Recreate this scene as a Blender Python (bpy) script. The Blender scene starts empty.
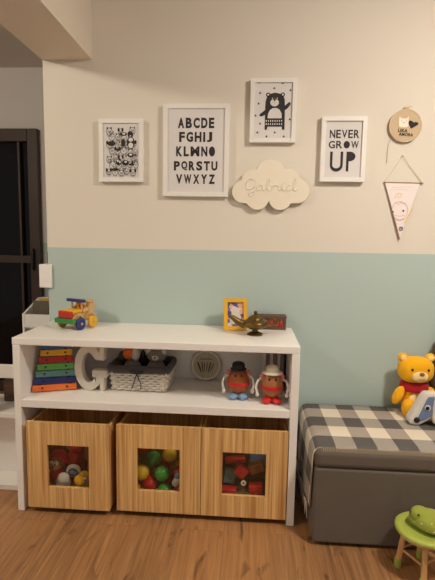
import bpy, bmesh, math, random
from mathutils import Vector, Matrix, Euler
PI = math.pi
scene = bpy.context.scene
COL = scene.collection
random.seed(7)

# ------------------------------------------------------------------ camera
CAM = Vector((0.9826, -2.1871, 1.2024)); PITCH, YAW, ROLL, FPX = 0.1157, 0.067, 0.0166, 452.1
_f = Vector((-math.sin(YAW)*math.cos(PITCH), math.cos(YAW)*math.cos(PITCH), -math.sin(PITCH)))
_r = Vector((math.cos(YAW), math.sin(YAW), 0)); _d = _f.cross(_r)
RT = _r*math.cos(ROLL) - _d*math.sin(ROLL); DN = _r*math.sin(ROLL) + _d*math.cos(ROLL); FW = _f
cd = bpy.data.cameras.new('camera'); cam = bpy.data.objects.new('camera', cd); COL.objects.link(cam)
cd.sensor_fit = 'HORIZONTAL'; cd.sensor_width = 36; cd.lens = FPX/435*36; cd.clip_start = .05
m = Matrix.Identity(4)
for i in range(3):
    m[i][0] = RT[i]; m[i][1] = -DN[i]; m[i][2] = -FW[i]; m[i][3] = CAM[i]
cam.matrix_world = m
scene.camera = cam

# ------------------------------------------------------------------ light, exposure
scene.view_settings.view_transform = 'Standard'; scene.view_settings.look = 'None'
scene.view_settings.gamma = 1; scene.view_settings.use_curve_mapping = False
scene.view_settings.exposure = 0.0
wd = bpy.data.worlds.new('room_glow'); scene.world = wd; wd.use_nodes = True
wd.node_tree.nodes['Background'].inputs[0].default_value = (1.0, .89, .80, 1)
wd.node_tree.nodes['Background'].inputs[1].default_value = 0.30

def lamp(name, loc, power, col, radius):
    d = bpy.data.lights.new(name, 'POINT'); d.energy = power; d.color = col; d.shadow_soft_size = radius
    o = bpy.data.objects.new(name, d); COL.objects.link(o); o.location = loc; return o
lamp('ceiling_lamp_light', (2.08, -1.34, 2.24), 37, (1.0, .885, .775), .10)
ad = bpy.data.lights.new('ceiling_panel_light', 'AREA'); ad.shape = 'DISK'; ad.size = .24; ad.energy = 19; ad.color = (1.0, .885, .775)
ao = bpy.data.objects.new('ceiling_panel_light', ad); COL.objects.link(ao); ao.location = (2.08, -1.32, 2.36)
lamp('hall_lamp_light', (-1.0, -1.6, 2.27), 52, (1.0, .89, .74), .07)

def W(px, py, y):            # photo point -> point on the plane y
    d = RT*((px-217.5)/FPX) + DN*((py-290)/FPX) + FW
    return CAM + d*((y-CAM.y)/d.y)
def WZ(px, py, z):           # photo point -> point at height z
    d = RT*((px-217.5)/FPX) + DN*((py-290)/FPX) + FW
    return CAM + d*((z-CAM.z)/d.z)

# ------------------------------------------------------------------ materials
def lin(c):
    c = c/255; return c/12.92 if c <= .04045 else ((c+.055)/1.055)**2.4
def rgb(r, g, b): return (lin(r), lin(g), lin(b), 1)
class NT:
    def __init__(s, name):
        s.m = bpy.data.materials.new(name); s.m.use_nodes = True; s.t = s.m.node_tree
        s.b = s.t.nodes['Principled BSDF']
    def n(s, t, **k):
        x = s.t.nodes.new(t)
        for a, v in k.items(): setattr(x, a, v)
        return x
    def l(s, a, b): s.t.links.new(a, b)
    def mix(s, fac, a, b, blend='MIX'):
        x = s.n('ShaderNodeMix', data_type='RGBA', blend_type=blend)
        for v, i in ((fac, 0), (a, 6), (b, 7)):
            if hasattr(v, 'links'): s.l(v, x.inputs[i])
            else: x.inputs[i].default_value = v
        return x.outputs[2]
    def math(s, op, a, b=0.0):
        x = s.n('ShaderNodeMath', operation=op)
        for i, v in enumerate((a, b)):
            if hasattr(v, 'links'): s.l(v, x.inputs[i])
            else: x.inputs[i].default_value = v
        return x.outputs[0]
    def coords(s, scale=(1, 1, 1), rnd=True, out='Object'):
        tc = s.n('ShaderNodeTexCoord'); mp = s.n('ShaderNodeMapping'); mp.inputs['Scale'].default_value = scale
        v = tc.outputs[out]
        if rnd:
            oi = s.n('ShaderNodeObjectInfo'); ad = s.n('ShaderNodeVectorMath', operation='MULTIPLY_ADD')
            ad.inputs[1].default_value = (7, 5, 3); s.l(oi.outputs['Random'], ad.inputs[0]); s.l(v, ad.inputs[2]); v = ad.outputs[0]
        s.l(v, mp.inputs[0]); return mp.outputs[0]
    def noise(s, vec, scale, detail=3, rough=.55, dist=0):
        x = s.n('ShaderNodeTexNoise'); x.inputs['Scale'].default_value = scale; x.inputs['Detail'].default_value = detail
        x.inputs['Roughness'].default_value = rough; x.inputs['Distortion'].default_value = dist
        s.l(vec, x.inputs['Vector']); return x.outputs['Fac']
    def bump(s, h, st, d=.01):
        x = s.n('ShaderNodeBump'); x.inputs['Strength'].default_value = st; x.inputs['Distance'].default_value = d
        s.l(h, x.inputs['Height']); s.l(x.outputs[0], s.b.inputs['Normal'])
    def ramp(s, fac, stops):
        x = s.n('ShaderNodeValToRGB'); e = x.color_ramp.elements
        while len(e) < len(stops): e.new(.5)
        for q, (p, c) in zip(e, stops): q.position = p; q.color = c
        s.l(fac, x.inputs[0]); return x.outputs[0]

def plain(name, c, rough=.5, var=.06, scale=40, bump=0.0, metal=0, spec=.5, bscale=None):
    k = NT(name); v = k.coords()
    n = k.noise(v, scale)
    a = tuple(x*(1-var) for x in c[:3])+(1,); b = tuple(min(1, x*(1+var)) for x in c[:3])+(1,)
    k.l(k.mix(n, a, b), k.b.inputs['Base Color'])
    k.b.inputs['Roughness'].default_value = rough; k.b.inputs['Metallic'].default_value = metal
    k.b.inputs['Specular IOR Level'].default_value = spec
    if bump: k.bump(k.noise(v, bscale or scale*6, 2), bump, .004)
    return k.m
def fabric(name, c, var=.12, weave=900, bump=.35):
    k = NT(name); v = k.coords()
    n = k.noise(v, 14, 4); n2 = k.noise(v, weave*.4, 1)
    a = tuple(x*(1-var) for x in c[:3])+(1,); b = tuple(min(1, x*(1+var)) for x in c[:3])+(1,)
    c1 = k.mix(n, a, b); k.l(k.mix(.35, c1, k.mix(n2, a, b)), k.b.inputs['Base Color'])
    k.b.inputs['Roughness'].default_value = .95; k.b.inputs['Specular IOR Level'].default_value = .15
    k.b.inputs['Sheen Weight'].default_value = .15
    k.bump(k.noise(v, weave, 1), bump, .002); return k.m
def wood(name, c1, c2, axis=2, freq=70, rough=.5, line=.5):
    k = NT(name); sc = [freq]*3; sc[axis] = freq*.018
    v = k.coords(tuple(sc)); n = k.noise(v, 1.0, 3, .6, .4)
    sc2 = [freq*.25]*3; sc2[axis] = freq*.01
    n2 = k.noise(k.coords(tuple(sc2)), 1.0, 2)
    f = k.math('ADD', k.math('MULTIPLY', n, .65), k.math('MULTIPLY', n2, .35))
    k.l(k.ramp(f, [(.33, c2), (.5, tuple((a*line+b*(1-line)) for a, b in zip(c1, c2))), (.62, c1)]), k.b.inputs['Base Color'])
    k.b.inputs['Roughness'].default_value = rough; k.bump(n, .12, .002); return k.m

M = {}
M['white'] = plain('white_lacquer', rgb(243, 241, 236), .38, .015, 6)
M['frame'] = plain('white_frame_paint', rgb(236, 234, 228), .45, .015, 20)
M['paper'] = plain('print_paper', rgb(222, 219, 216), .9, .02, 60, spec=.1)
M['ink'] = plain('black_ink', rgb(62, 60, 60), .9, .1, 80, spec=.1)
M['greyink'] = plain('grey_ink', rgb(120, 118, 116), .9, .1, 80, spec=.1)
M['cloud'] = plain('cream_paint', rgb(236, 228, 208), .6, .02, 20)
M['pine'] = wood('pine_board', rgb(238, 200, 136), rgb(184, 128, 66), 2, 120, .45, .55)
M['natural'] = wood('pale_wood', rgb(226, 186, 128), rgb(196, 150, 92), 2, 80, .5)
M['brownwood'] = wood('brown_wood', rgb(104, 74, 52), rgb(72, 48, 34), 0, 90, .5)
M['darkframe'] = plain('dark_brown_metal', rgb(60, 44, 33), .5, .1, 20)
M['black'] = plain('black_plastic', rgb(22, 20, 20), .35, .1, 30)
M['grey'] = fabric('grey_upholstery', rgb(105, 96, 86), .1, 900, .4)
M['liner'] = fabric('charcoal_liner', rgb(84, 81, 80))
for n_, c_ in dict(red=(190, 46, 34), green=(52, 132, 62), blue=(42, 52, 120), yellow=(236, 180, 34), orange=(240, 120, 50), lgreen=(108, 188, 84),
                   teal=(104, 160, 156), sky=(52, 104, 176), navy=(38, 48, 112), scarlet=(206, 40, 40), steel=(122, 152, 184), brown=(158, 86, 38), tan=(164, 106, 60),
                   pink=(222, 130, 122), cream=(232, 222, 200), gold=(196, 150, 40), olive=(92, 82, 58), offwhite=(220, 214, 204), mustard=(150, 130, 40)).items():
    M[n_] = plain('paint_'+n_, rgb(*c_), .4, .05, 30)
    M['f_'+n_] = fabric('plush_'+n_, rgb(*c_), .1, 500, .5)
M['f_golden'] = fabric('plush_golden', rgb(248, 182, 28), .05, 500, .5)
M['f_muzzle'] = fabric('plush_muzzle', rgb(250, 226, 160), .05, 500, .5)
M['f_crimson'] = fabric('knit_crimson', rgb(176, 34, 44), .1, 400, .6)
M['f_denim'] = fabric('plush_denim', rgb(112, 130, 166), .14, 400, .5)
M['f_lime'] = fabric('plush_lime', rgb(158, 168, 70), .08, 500, .6)
M['f_grey'] = fabric('plush_grey', rgb(140, 134, 128), .2, 200, .6)
M['lime'] = plain('lime_paint', rgb(170, 184, 82), .45, .06, 25)
M['wicker'] = plain('pale_wicker', rgb(240, 232, 218), .7, .12, 60)
M['brass'] = plain('aged_brass', rgb(112, 90, 50), .38, .25, 30, metal=.85)
M['letter'] = plain('chalk_white_wood', rgb(230, 223, 208), .7, .06, 60, bump=.2)
M['hoopwood'] = wood('pale_hoop_wood', rgb(216, 194, 160), rgb(196, 172, 138), 0, 80)
M['tan_edge'] = plain('tan_cord', rgb(150, 118, 88), .8)
M['palegold'] = plain('pale_gold_print', rgb(226, 206, 142), .8)
M['palepink'] = plain('pale_pink_print', rgb(206, 160, 152), .8)
M['linen'] = fabric('linen', rgb(208, 186, 152), .06, 700, .3)
M['pennant'] = fabric('pale_pink_cotton', rgb(242, 233, 230), .03, 700, .2)
M['disc'] = wood('pale_ply', rgb(196, 186, 164), rgb(176, 164, 138), 2, 60, .6)
M['discline'] = plain('burnt_line', rgb(92, 76, 52), .8)

def glass_mat(name, tint, refl):
    k = NT(name); t = k.t; tr = k.n('ShaderNodeBsdfTransparent'); tr.inputs[0].default_value = tint
    gl = k.n('ShaderNodeBsdfGlossy'); gl.inputs['Roughness'].default_value = .03; mx = k.n('ShaderNodeMixShader'); mx.inputs[0].default_value = refl
    k.l(tr.outputs[0], mx.inputs[1]); k.l(gl.outputs[0], mx.inputs[2]); k.l(mx.outputs[0], t.nodes['Material Output'].inputs[0]); return k.m
M['pane'] = glass_mat('clear_acrylic', (.92, .92, .9, 1), .04)
M['clear'] = M['pane']
k = NT('night_glass'); k.b.inputs['Base Color'].default_value = (.004, .004, .005, 1); k.b.inputs['Roughness'].default_value = .08
k.b.inputs['Specular IOR Level'].default_value = .25; k.bump(k.noise(k.coords(rnd=False), 3), .02, .01); M['night'] = k.m

def two_tone(name, up, low):
    k = NT(name); tc = k.n('ShaderNodeTexCoord'); sx = k.n('ShaderNodeSeparateXYZ'); k.l(tc.outputs['Object'], sx.inputs[0])
    f = k.math('GREATER_THAN', sx.outputs[2], 1.1406); v = k.coords(rnd=False)
    n = k.noise(v, 3, 3); c = k.mix(f, low, up); k.l(k.mix(k.math('MULTIPLY', n, .05), c, (.5, .5, .5, 1)), k.b.inputs['Base Color'])
    k.b.inputs['Roughness'].default_value = .7; k.b.inputs['Specular IOR Level'].default_value = .3
    k.bump(k.noise(v, 160, 2), .08, .002); return k.m
M['wall'] = two_tone('two_tone_wall_paint', rgb(226, 220, 206), rgb(181, 201, 195))
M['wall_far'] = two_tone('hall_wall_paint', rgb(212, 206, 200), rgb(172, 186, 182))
M['ceil'] = plain('ceiling_paint', rgb(214, 206, 194), .9, .02, 4, spec=.1)
M['beam'] = plain('beam_paint', rgb(226, 216, 200), .85, .02, 4, spec=.1)
# wooden floor: planks run towards the wall
k = NT('wood_plank_floor'); tc = k.n('ShaderNodeTexCoord'); sp = k.n('ShaderNodeSeparateXYZ'); k.l(tc.outputs['Object'], sp.inputs[0])
cb = k.n('ShaderNodeCombineXYZ'); k.l(sp.outputs[1], cb.inputs[0]); k.l(sp.outputs[0], cb.inputs[1])
br = k.n('ShaderNodeTexBrick', offset=.37, offset_frequency=2); k.l(cb.outputs[0], br.inputs['Vector'])
for a_, v_ in (('Scale', 1), ('Mortar Size', .0012), ('Mortar Smooth', .3), ('Brick Width', 1.22), ('Row Height', .182), ('Bias', 0)): br.inputs[a_].default_value = v_
br.inputs['Color1'].default_value = (0, 0, 0, 1); br.inputs['Color2'].default_value = (1, 1, 1, 1); br.inputs['Mortar'].default_value = (.5, .5, .5, 1)
of = k.n('ShaderNodeVectorMath', operation='MULTIPLY_ADD'); of.inputs[1].default_value = (3.1, 9.7, 0); k.l(br.outputs['Color'], of.inputs[0]); k.l(tc.outputs['Object'], of.inputs[2])
mp = k.n('ShaderNodeMapping'); mp.inputs['Scale'].default_value = (62, 2.4, 1); k.l(of.outputs[0], mp.inputs[0])
n1 = k.noise(mp.outputs[0], 1, 5, .65, .7)
mp2 = k.n('ShaderNodeMapping'); mp2.inputs['Scale'].default_value = (7, 1.6, 1); k.l(of.outputs[0], mp2.inputs[0])
n2 = k.noise(mp2.outputs[0], 1, 3, .6, .5); n3 = k.noise(mp2.outputs[0], 2.2, 2, .5, 1.5)
c = k.ramp(n1, [(.28, rgb(96, 66, 42)), (.46, rgb(152, 112, 72)), (.70, rgb(194, 148, 102))])
c = k.mix(k.math('MULTIPLY', n2, .75), c, rgb(118, 82, 52)); c = k.mix(k.math('MULTIPLY', br.outputs['Color'], .38), c, rgb(202, 146, 92))
kn = k.n('ShaderNodeMapRange'); kn.inputs[1].default_value = .63; kn.inputs[2].default_value = .74; k.l(n3, kn.inputs[0])
c = k.mix(k.math('MULTIPLY', kn.outputs[0], .75), c, rgb(84, 52, 30)); c = k.mix(k.math('MULTIPLY', br.outputs['Fac'], .28), c, rgb(64, 40, 26))
k.l(c, k.b.inputs['Base Color']); k.b.inputs['Roughness'].default_value = .42; k.bump(n1, .08, .002); M['floor'] = k.m
# checked throw (uv = metres along the cloth)
k = NT('checked_weave'); uv = k.n('ShaderNodeUVMap'); s2 = k.n('ShaderNodeSeparateXYZ'); k.l(uv.outputs[0], s2.inputs[0])
def stripe(o, p, off): return k.math('GREATER_THAN', k.math('FRACT', k.math('ADD', k.math('DIVIDE', o, p), off)), .5)
A = stripe(s2.outputs[0], .160, .994); B = stripe(s2.outputs[1], .200, .20)
tw = k.math('GREATER_THAN', k.math('FRACT', k.math('ADD', k.math('MULTIPLY', s2.outputs[0], 90), k.math('MULTIPLY', s2.outputs[1], 150))), .5)
tn = k.noise(uv.outputs[0], 420, 1); tw = k.math('GREATER_THAN', k.math('ADD', k.math('MULTIPLY', tw, .5), tn), .75)
dk, cr, tp = rgb(58, 55, 53), rgb(238, 226, 204), rgb(170, 156, 142)
row_d = k.mix(A, dk, k.mix(tw, rgb(90, 86, 82), rgb(206, 196, 182)))
row_l = k.mix(A, tp, cr); c = k.mix(B, row_d, row_l)
c = k.mix(.22, c, k.mix(k.noise(uv.outputs[0], 300, 2), (0.02, .02, .02, 1), (.8, .75, .7, 1))); k.l(c, k.b.inputs['Base Color'])
k.b.inputs['Roughness'].default_value = .95; k.b.inputs['Specular IOR Level'].default_value = .1; k.bump(k.noise(uv.outputs[0], 500, 1), .5, .002); M['check'] = k.m
# picture in the yellow frame: loose colour patches
k = NT('colourful_picture'); v = k.coords((1, 1, 1), False); vo = k.n('ShaderNodeTexVoronoi'); vo.inputs['Scale'].default_value = 44; k.l(v, vo.inputs['Vector'])
s3 = k.n('ShaderNodeSeparateColor'); k.l(vo.outputs['Color'], s3.inputs[0])
c = k.ramp(s3.outputs[0], [(0, rgb(226, 186, 150)), (.2, rgb(92, 84, 150)), (.4, rgb(224, 214, 214)), (.55, rgb(150, 120, 170)), (.7, rgb(230, 170, 140)), (.9, rgb(120, 40, 70))])
c.node.color_ramp.interpolation = 'CONSTANT'; k.l(c, k.b.inputs['Base Color']); k.b.inputs['Roughness'].default_value = .4; M['picture'] = k.m

# ------------------------------------------------------------------ building helpers
def empty(name, label=None, cat=None, loc=(0, 0, 0), rz=0, group=None, parent=None, rot=None):
    o = bpy.data.objects.new(name, None); COL.objects.link(o); o.location = loc; o.rotation_euler = rot or (0, 0, rz); o.empty_display_size = .05
    if parent: o.parent = parent
    return tag(o, label, cat, group)
def tag(o, label=None, cat=None, group=None, kind=None):
    if label: o['label'] = label
    if cat: o['category'] = cat
    if group: o['group'] = group
    if kind: o['kind'] = kind
    return o
class MB:
    def __init__(s): s.b = bmesh.new()
    def _add(s, verts, faces, mx=None):
        vs = [s.b.verts.new((mx @ Vector(v)) if mx else v) for v in verts]
        for f in faces:
            try: s.b.faces.new([vs[i] for i in f])
            except ValueError: pass
        return s
    def box(s, x0, x1, y0, y1, z0, z1, mx=None):
        v = [(x, y, z) for x in (x0, x1) for y in (y0, y1) for z in (z0, z1)]
        return s._add(v, [(0, 1, 3, 2), (4, 6, 7, 5), (0, 4, 5, 1), (2, 3, 7, 6), (0, 2, 6, 4), (1, 5, 7, 3)], mx)
    def prism(s, pts, y0, y1, mx=None):      # outline in XZ, thickness along y
        n = len(pts); v = [(p[0], y0, p[1]) for p in pts]+[(p[0], y1, p[1]) for p in pts]
        f = [tuple(range(n)), tuple(range(2*n-1, n-1, -1))]+[(i, i+n, (i+1) % n+n, (i+1) % n) for i in range(n)]
        return s._add(v, f, mx)
    def prism_x(s, pts, x0, x1):             # outline in YZ
        n = len(pts); v = [(x0, p[0], p[1]) for p in pts]+[(x1, p[0], p[1]) for p in pts]
        f = [tuple(range(n-1, -1, -1)), tuple(range(n, 2*n))]+[(i, (i+1) % n, (i+1) % n+n, i+n) for i in range(n)]
        return s._add(v, f)
    def prism_z(s, pts, z0, z1):
        n = len(pts); v = [(p[0], p[1], z0) for p in pts]+[(p[0], p[1], z1) for p in pts]
        f = [tuple(range(n-1, -1, -1)), tuple(range(n, 2*n))]+[(i, (i+1) % n, (i+1) % n+n, i+n) for i in range(n)]
        return s._add(v, f)
    def lathe(s, prof, n=28, mx=None, axis='z', hollow=False):
        v, f = [], []
        for r, z in prof:
            for i in range(n):
                a = 2*PI*i/n; x, y = r*math.cos(a), r*math.sin(a)
                v.append((x, y, z) if axis == 'z' else ((x, -z, y) if axis == 'y' else (z, x, y)))
        for j in range(len(prof)-1):
            for i in range(n): f.append((j*n+i, j*n+(i+1) % n, (j+1)*n+(i+1) % n, (j+1)*n+i))
        if hollow: f += [((len(prof)-1)*n+i, (len(prof)-1)*n+(i+1) % n, (i+1) % n, i) for i in range(n)]
        else: f.append(tuple(range(n-1, -1, -1))); f.append(tuple((len(prof)-1)*n+i for i in range(n)))
        return s._add(v, f, mx)
    def ell(s, c, r, e=2.0, rot=None, nu=24, nv=14, fn=None):   # (super)ellipsoid, optional deform
        mx = Matrix.Translation(c) @ (Euler(rot).to_matrix().to_4x4() if rot else Matrix.Identity(4))
        r = r if hasattr(r, '__len__') else (r, r, r); q = 2.0/e
        sg = lambda t: math.copysign(abs(t)**q, t)
        v, f = [], []
        for j in range(1, nv):
            t = -PI/2+PI*j/nv
            for i in range(nu):
                a = 2*PI*i/nu; p = [r[0]*sg(math.cos(t))*sg(math.cos(a)), r[1]*sg(math.cos(t))*sg(math.sin(a)), r[2]*sg(math.sin(t))]
                v.append(tuple(fn(p) if fn else p))
        v.append(tuple(fn([0, 0, -r[2]]) if fn else (0, 0, -r[2]))); v.append(tuple(fn([0, 0, r[2]]) if fn else (0, 0, r[2]))); b0, t0 = len(v)-2, len(v)-1
        for j in range(nv-2):
            for i in range(nu): f.append((j*nu+i, j*nu+(i+1) % nu, (j+1)*nu+(i+1) % nu, (j+1)*nu+i))
        for i in range(nu): f.append((b0, (i+1) % nu, i)); f.append((t0, (nv-2)*nu+i, (nv-2)*nu+(i+1) % nu))
        return s._add(v, f, mx)
    def tube(s, pts, r, n=8, closed=False):
        pts = [Vector(p) for p in pts]; N = len(pts); rs = r if hasattr(r, '__len__') else [r]*N
        v, f = [], []; up = None
        for i, p in enumerate(pts):
            a = pts[(i-1) % N] if (closed or i) else p; b = pts[(i+1) % N] if (closed or i < N-1) else p
            t = (b-a).normalized()
            if up is None: up = t.orthogonal().normalized()
            up = (up-t*up.dot(t)).normalized(); w = t.cross(up)
            for q in range(n):
                an = 2*PI*q/n; v.append(tuple(p+(up*math.cos(an)+w*math.sin(an))*rs[i]))
        for i in range(N if closed else N-1):
            j = (i+1) % N
            for q in range(n): f.append((i*n+q, i*n+(q+1) % n, j*n+(q+1) % n, j*n+q))
        if not closed: f.append(tuple(range(n-1, -1, -1))); f.append(tuple((N-1)*n+q for q in range(n)))
        return s._add(v, f)
    def mesh(s, me, mx=None):
        t = bmesh.new(); t.from_mesh(me)
        if mx: t.transform(mx)
        tmp = bpy.data.meshes.new('tmp'); t.to_mesh(tmp); t.free(); s.b.from_mesh(tmp); bpy.data.meshes.remove(tmp); return s
    def build(s, name, mat, parent=None, bevel=0, smooth=40, loc=None, sub=0, seg=2):
        bmesh.ops.recalc_face_normals(s.b, faces=s.b.faces[:])
        me = bpy.data.meshes.new(name); s.b.to_mesh(me); s.b.free()
        mt = M[mat] if isinstance(mat, str) else mat; me.materials.append(mt)
        o = bpy.data.objects.new(name, me); COL.objects.link(o)
        if smooth:
            me.shade_smooth()
            if smooth < 180: me.set_sharp_from_angle(angle=math.radians(smooth))
        if parent: o.parent = parent
        if loc: o.location = loc
        if bevel:
            b = o.modifiers.new('soft_edge', 'BEVEL'); b.width = bevel; b.segments = seg; b.limit_method = 'ANGLE'; b.angle_limit = math.radians(40)
        if sub:
            b = o.modifiers.new('smooth', 'SUBSURF'); b.levels = sub; b.render_levels = sub
        return o
def box(name, mat, x0, x1, y0, y1, z0, z1, parent=None, bevel=.002): return MB().box(x0, x1, y0, y1, z0, z1).build(name, mat, parent, bevel)
def curve_mesh(loops, ext):                 # filled 2-D outline with holes -> mesh standing in XZ, half thickness ext along y
    cu = bpy.data.curves.new('c', 'CURVE'); cu.dimensions = '2D'; cu.fill_mode = 'BOTH'; cu.extrude = ext
    for L in loops:
        sp_ = cu.splines.new('POLY'); sp_.points.add(len(L)-1); sp_.use_cyclic_u = True
        for p, q in zip(sp_.points, L): p.co = (q[0], q[1], 0, 1)
    return _tomesh(cu)
def _tomesh(cu):
    o = bpy.data.objects.new('c', cu); COL.objects.link(o); bpy.context.view_layer.update()
    me = bpy.data.meshes.new_from_object(o.evaluated_get(bpy.context.evaluated_depsgraph_get()))
    bpy.data.objects.remove(o); bpy.data.curves.remove(cu); me.transform(Matrix.Rotation(PI/2, 4, 'X')); return me
def text_mesh(body, x0, x1, z0, z1, y, ext=.0004, bold=.03, space=1.05):   # block lettering fitted to a box on a plane y
    cu = bpy.data.curves.new('t', 'FONT'); cu.body = body; cu.size = 1; cu.offset = bold; cu.extrude = .5; cu.space_character = space; cu.resolution_u = 4
    me = _tomesh(cu); xs = [v.co.x for v in me.vertices]; zs = [v.co.z for v in me.vertices]
    a, b, c_, d = min(xs), max(xs), min(zs), max(zs)
    for v in me.vertices:
        v.co = (x0+(v.co.x-a)/(b-a)*(x1-x0), y+v.co.y*ext*2, z0+(v.co.z-c_)/(d-c_)*(z1-z0))
    return me
def row_cells(mb, row, x0, x1, z0, z1, y, bold, fill=.80):     # cut-out capitals, each in its own cell; a filled O
    wd_ = {'I': .45, 'i': .45, 'W': 1.2, 'M': 1.45, 'J': .8, 'L': .85, 'F': .85, 'E': .85}; tot = sum(wd_.get(c, 1) for c in row); x = x0
    for c in row:
        w = (x1-x0)*wd_.get(c, 1)/tot; pad = w*(1-fill)/2
        if c == 'O': mb.prism(arc(x+w/2, (z0+z1)/2, w*fill/2, (z1-z0)/2), y-.0003, y+.0003)
        else: mb.mesh(text_mesh(c, x+pad*(1.9 if c in 'Ii' else 1), x+w-pad*(1.9 if c in 'Ii' else 1), z0, z1, y, .0003, bold))
        x += w
def arc(cx, cz, rx, rz, a0=0, a1=360, n=28):
    full = abs(a1-a0) >= 360
    return [(cx+rx*math.cos(math.radians(a0+(a1-a0)*i/(n if full else n-1))), cz+rz*math.sin(math.radians(a0+(a1-a0)*i/(n if full else n-1)))) for i in range(n)]
def rect(x0, x1, z0, z1): return [(x0, z0), (x1, z0), (x1, z1), (x0, z1)]
def smooth_line(pts, k=6):                  # Catmull-Rom through the points
    P = [Vector(p) for p in pts]; P = [P[0]*2-P[1]]+P+[P[-1]*2-P[-2]]; out = []
    for i in range(1, len(P)-2):
        for j in range(k):
            t = j/k; a, b, c_, d = P[i-1:i+3]
            out.append(.5*((2*b)+(c_-a)*t+(2*a-5*b+4*c_-d)*t*t+(3*b-a-3*c_+d)*t**3))
    return out+[P[-2]]
def rrect(hx, hy, r, n=5):
    out = []
    for sx, sy, a in ((1, 1, 0), (-1, 1, 90), (-1, -1, 180), (1, -1, 270)):
        out += arc(sx*(hx-r), sy*(hy-r), r, r, a, a+90, n)
    return out
def copy_tree(o, parent=None):
    c = o.copy(); COL.objects.link(c)
    if parent: c.parent = parent
    for ch in [x for x in bpy.data.objects if x.parent == o]: copy_tree(ch, c)
    return c

# ------------------------------------------------------------------ setting
def struct(o): o['kind'] = 'structure'; return o
struct(box('floor', 'floor', -2.4, 3.0, -3.2, 1.1, -.05, 0, bevel=0))
struct(box('wall_back', 'wall', -.012, 3.0, 0, .13, 0, 2.385, bevel=0))
struct(box('wall_left', 'wall_far', -2.4, 0.6, 1.1, 1.2, 0, 2.385, bevel=0))
struct(box('ceiling', 'ceil', -2.4, 3.0, -3.2, 1.2, 2.385, 2.48, bevel=0))
struct(box('trim_1', 'beam', -.012, .228, -3.2, 0, 2.022, 2.385, bevel=0))
door = struct(empty('door_1', loc=(0, 1.1, 0)))
fr = MB()
for b in ((-.625, -.548, 0, 1.955), (-1.60, -1.53, 0, 1.955), (-1.53, -.625, 1.865, 1.955), (-1.53, -.625, .0, .08)): fr.box(b[0], b[1], -.045, 0, b[2], b[3])
fr.build('door_frame', 'darkframe', door, .004)
MB().box(-1.53, -.625, -.042, -.012, .99, 1.045).build('door_rail', 'darkframe', door, .003)
MB().box(-.70, -.683, -.042, -.012, 1.045, 1.865).box(-.70, -.683, -.042, -.012, .08, .99).build('door_stile', 'darkframe', door, .002)
MB().box(-1.53, -.625, -.011, -.006, .08, 1.865).build('door_glass', 'night', door)
MB().box(-.607, -.588, -.075, -.0452, .94, 1.10).build('door_handle', 'black', door, .006)

# ------------------------------------------------------------------ white toy shelf
CW, CH, CD, SF = 1.20, .772, .392, .504
cab = empty('toy_shelf', 'long low white two-tier toy shelf against the teal wall', 'shelf', (0, 0, 0))
box('side_panel', 'white', .002, .032, -CD, -.002, 0, .740, cab); box('side_panel', 'white', 1.168, CW, -CD, -.002, 0, .740, cab)
box('top_panel', 'white', .0, CW, -CD, -.002, .7405, CH, cab, .003)
box('shelf_board', 'white', .0325, 1.1675, -CD, -.014, .470, SF, cab)
box('back_panel', 'white', .0325, 1.1675, -.0135, -.002, .03, .7395, cab, 0)

# pine bins
def make_bin():
    r = empty('toy_bin'); w, h, d = .359, .385, .355; t = .014
    o = MB().mesh(curve_mesh([rect(0, w, 0, h), rect(.089, .271, .096, .286)], t/2), Matrix.Translation((0, t/2, 0))).build('front_panel', 'pine', r, .0012)
    box('side_panel', 'pine', 0, .012, t+.0004, d-.0124, 0, h-.012, r, .001); box('side_panel', 'pine', w-.012, w, t+.0004, d-.0124, 0, h-.012, r, .001)
    box('back_panel', 'pine', 0, w, d-.012, d, 0, h-.012, r, .001); box('bottom_panel', 'pine', .0124, w-.0124, t+.0004, d-.0124, .022, .032, r, .001)
    box('window_pane', 'pane', .071, .289, t+.0004, t+.0024, .078, .304, r, 0)
    for x in (.04, w-.04):
        for y in (.05, d-.05):
            MB().lathe([(.0, -.008), (.010, -.008), (.0125, -.006), (.0125, .006), (.010, .008), (0, .008)], 16, Matrix.Translation((x, y, -.0125-.002)), 'x').build('caster', 'black', r)
            MB().box(x-.012, x+.012, y-.012, y+.012, -.0025, -.0004).build('caster_plate', 'black', r)
    return r
BZ = .0275
bin0 = make_bin()
BINS = [(.056, -.404), (.4435, -.394), (.8055, -.3945)]
BL = ['pine toy bin with a window showing a monkey plush, nearest the left shelf side', 'middle pine toy bin with a window showing coloured play balls',
      'pine toy bin, rightmost of three, its window showing red pieces and a ring']
for i, (x, y) in enumerate(BINS):
    o = bin0 if i == 0 else copy_tree(bin0)
    o.location = (x, y, BZ); tag(o, BL[i], 'toy bin', 'pine toy bins under the shelf')

# ------------------------------------------------------------------ contents of the bins
FB = BZ+.0322
def ball(px, py, y, r, col, label, z=None, x=None):
    p = W(px, py, y)
    o = MB().ell((0, 0, 0), r, 2, None, 20, 12).build('play_ball', col, None, 0, 180)
    o.location = (p.x if x is None else x, y, p.z if z is None else z); return tag(o, label, 'ball', 'plastic play balls in the middle bin')
r = .0335
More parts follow.
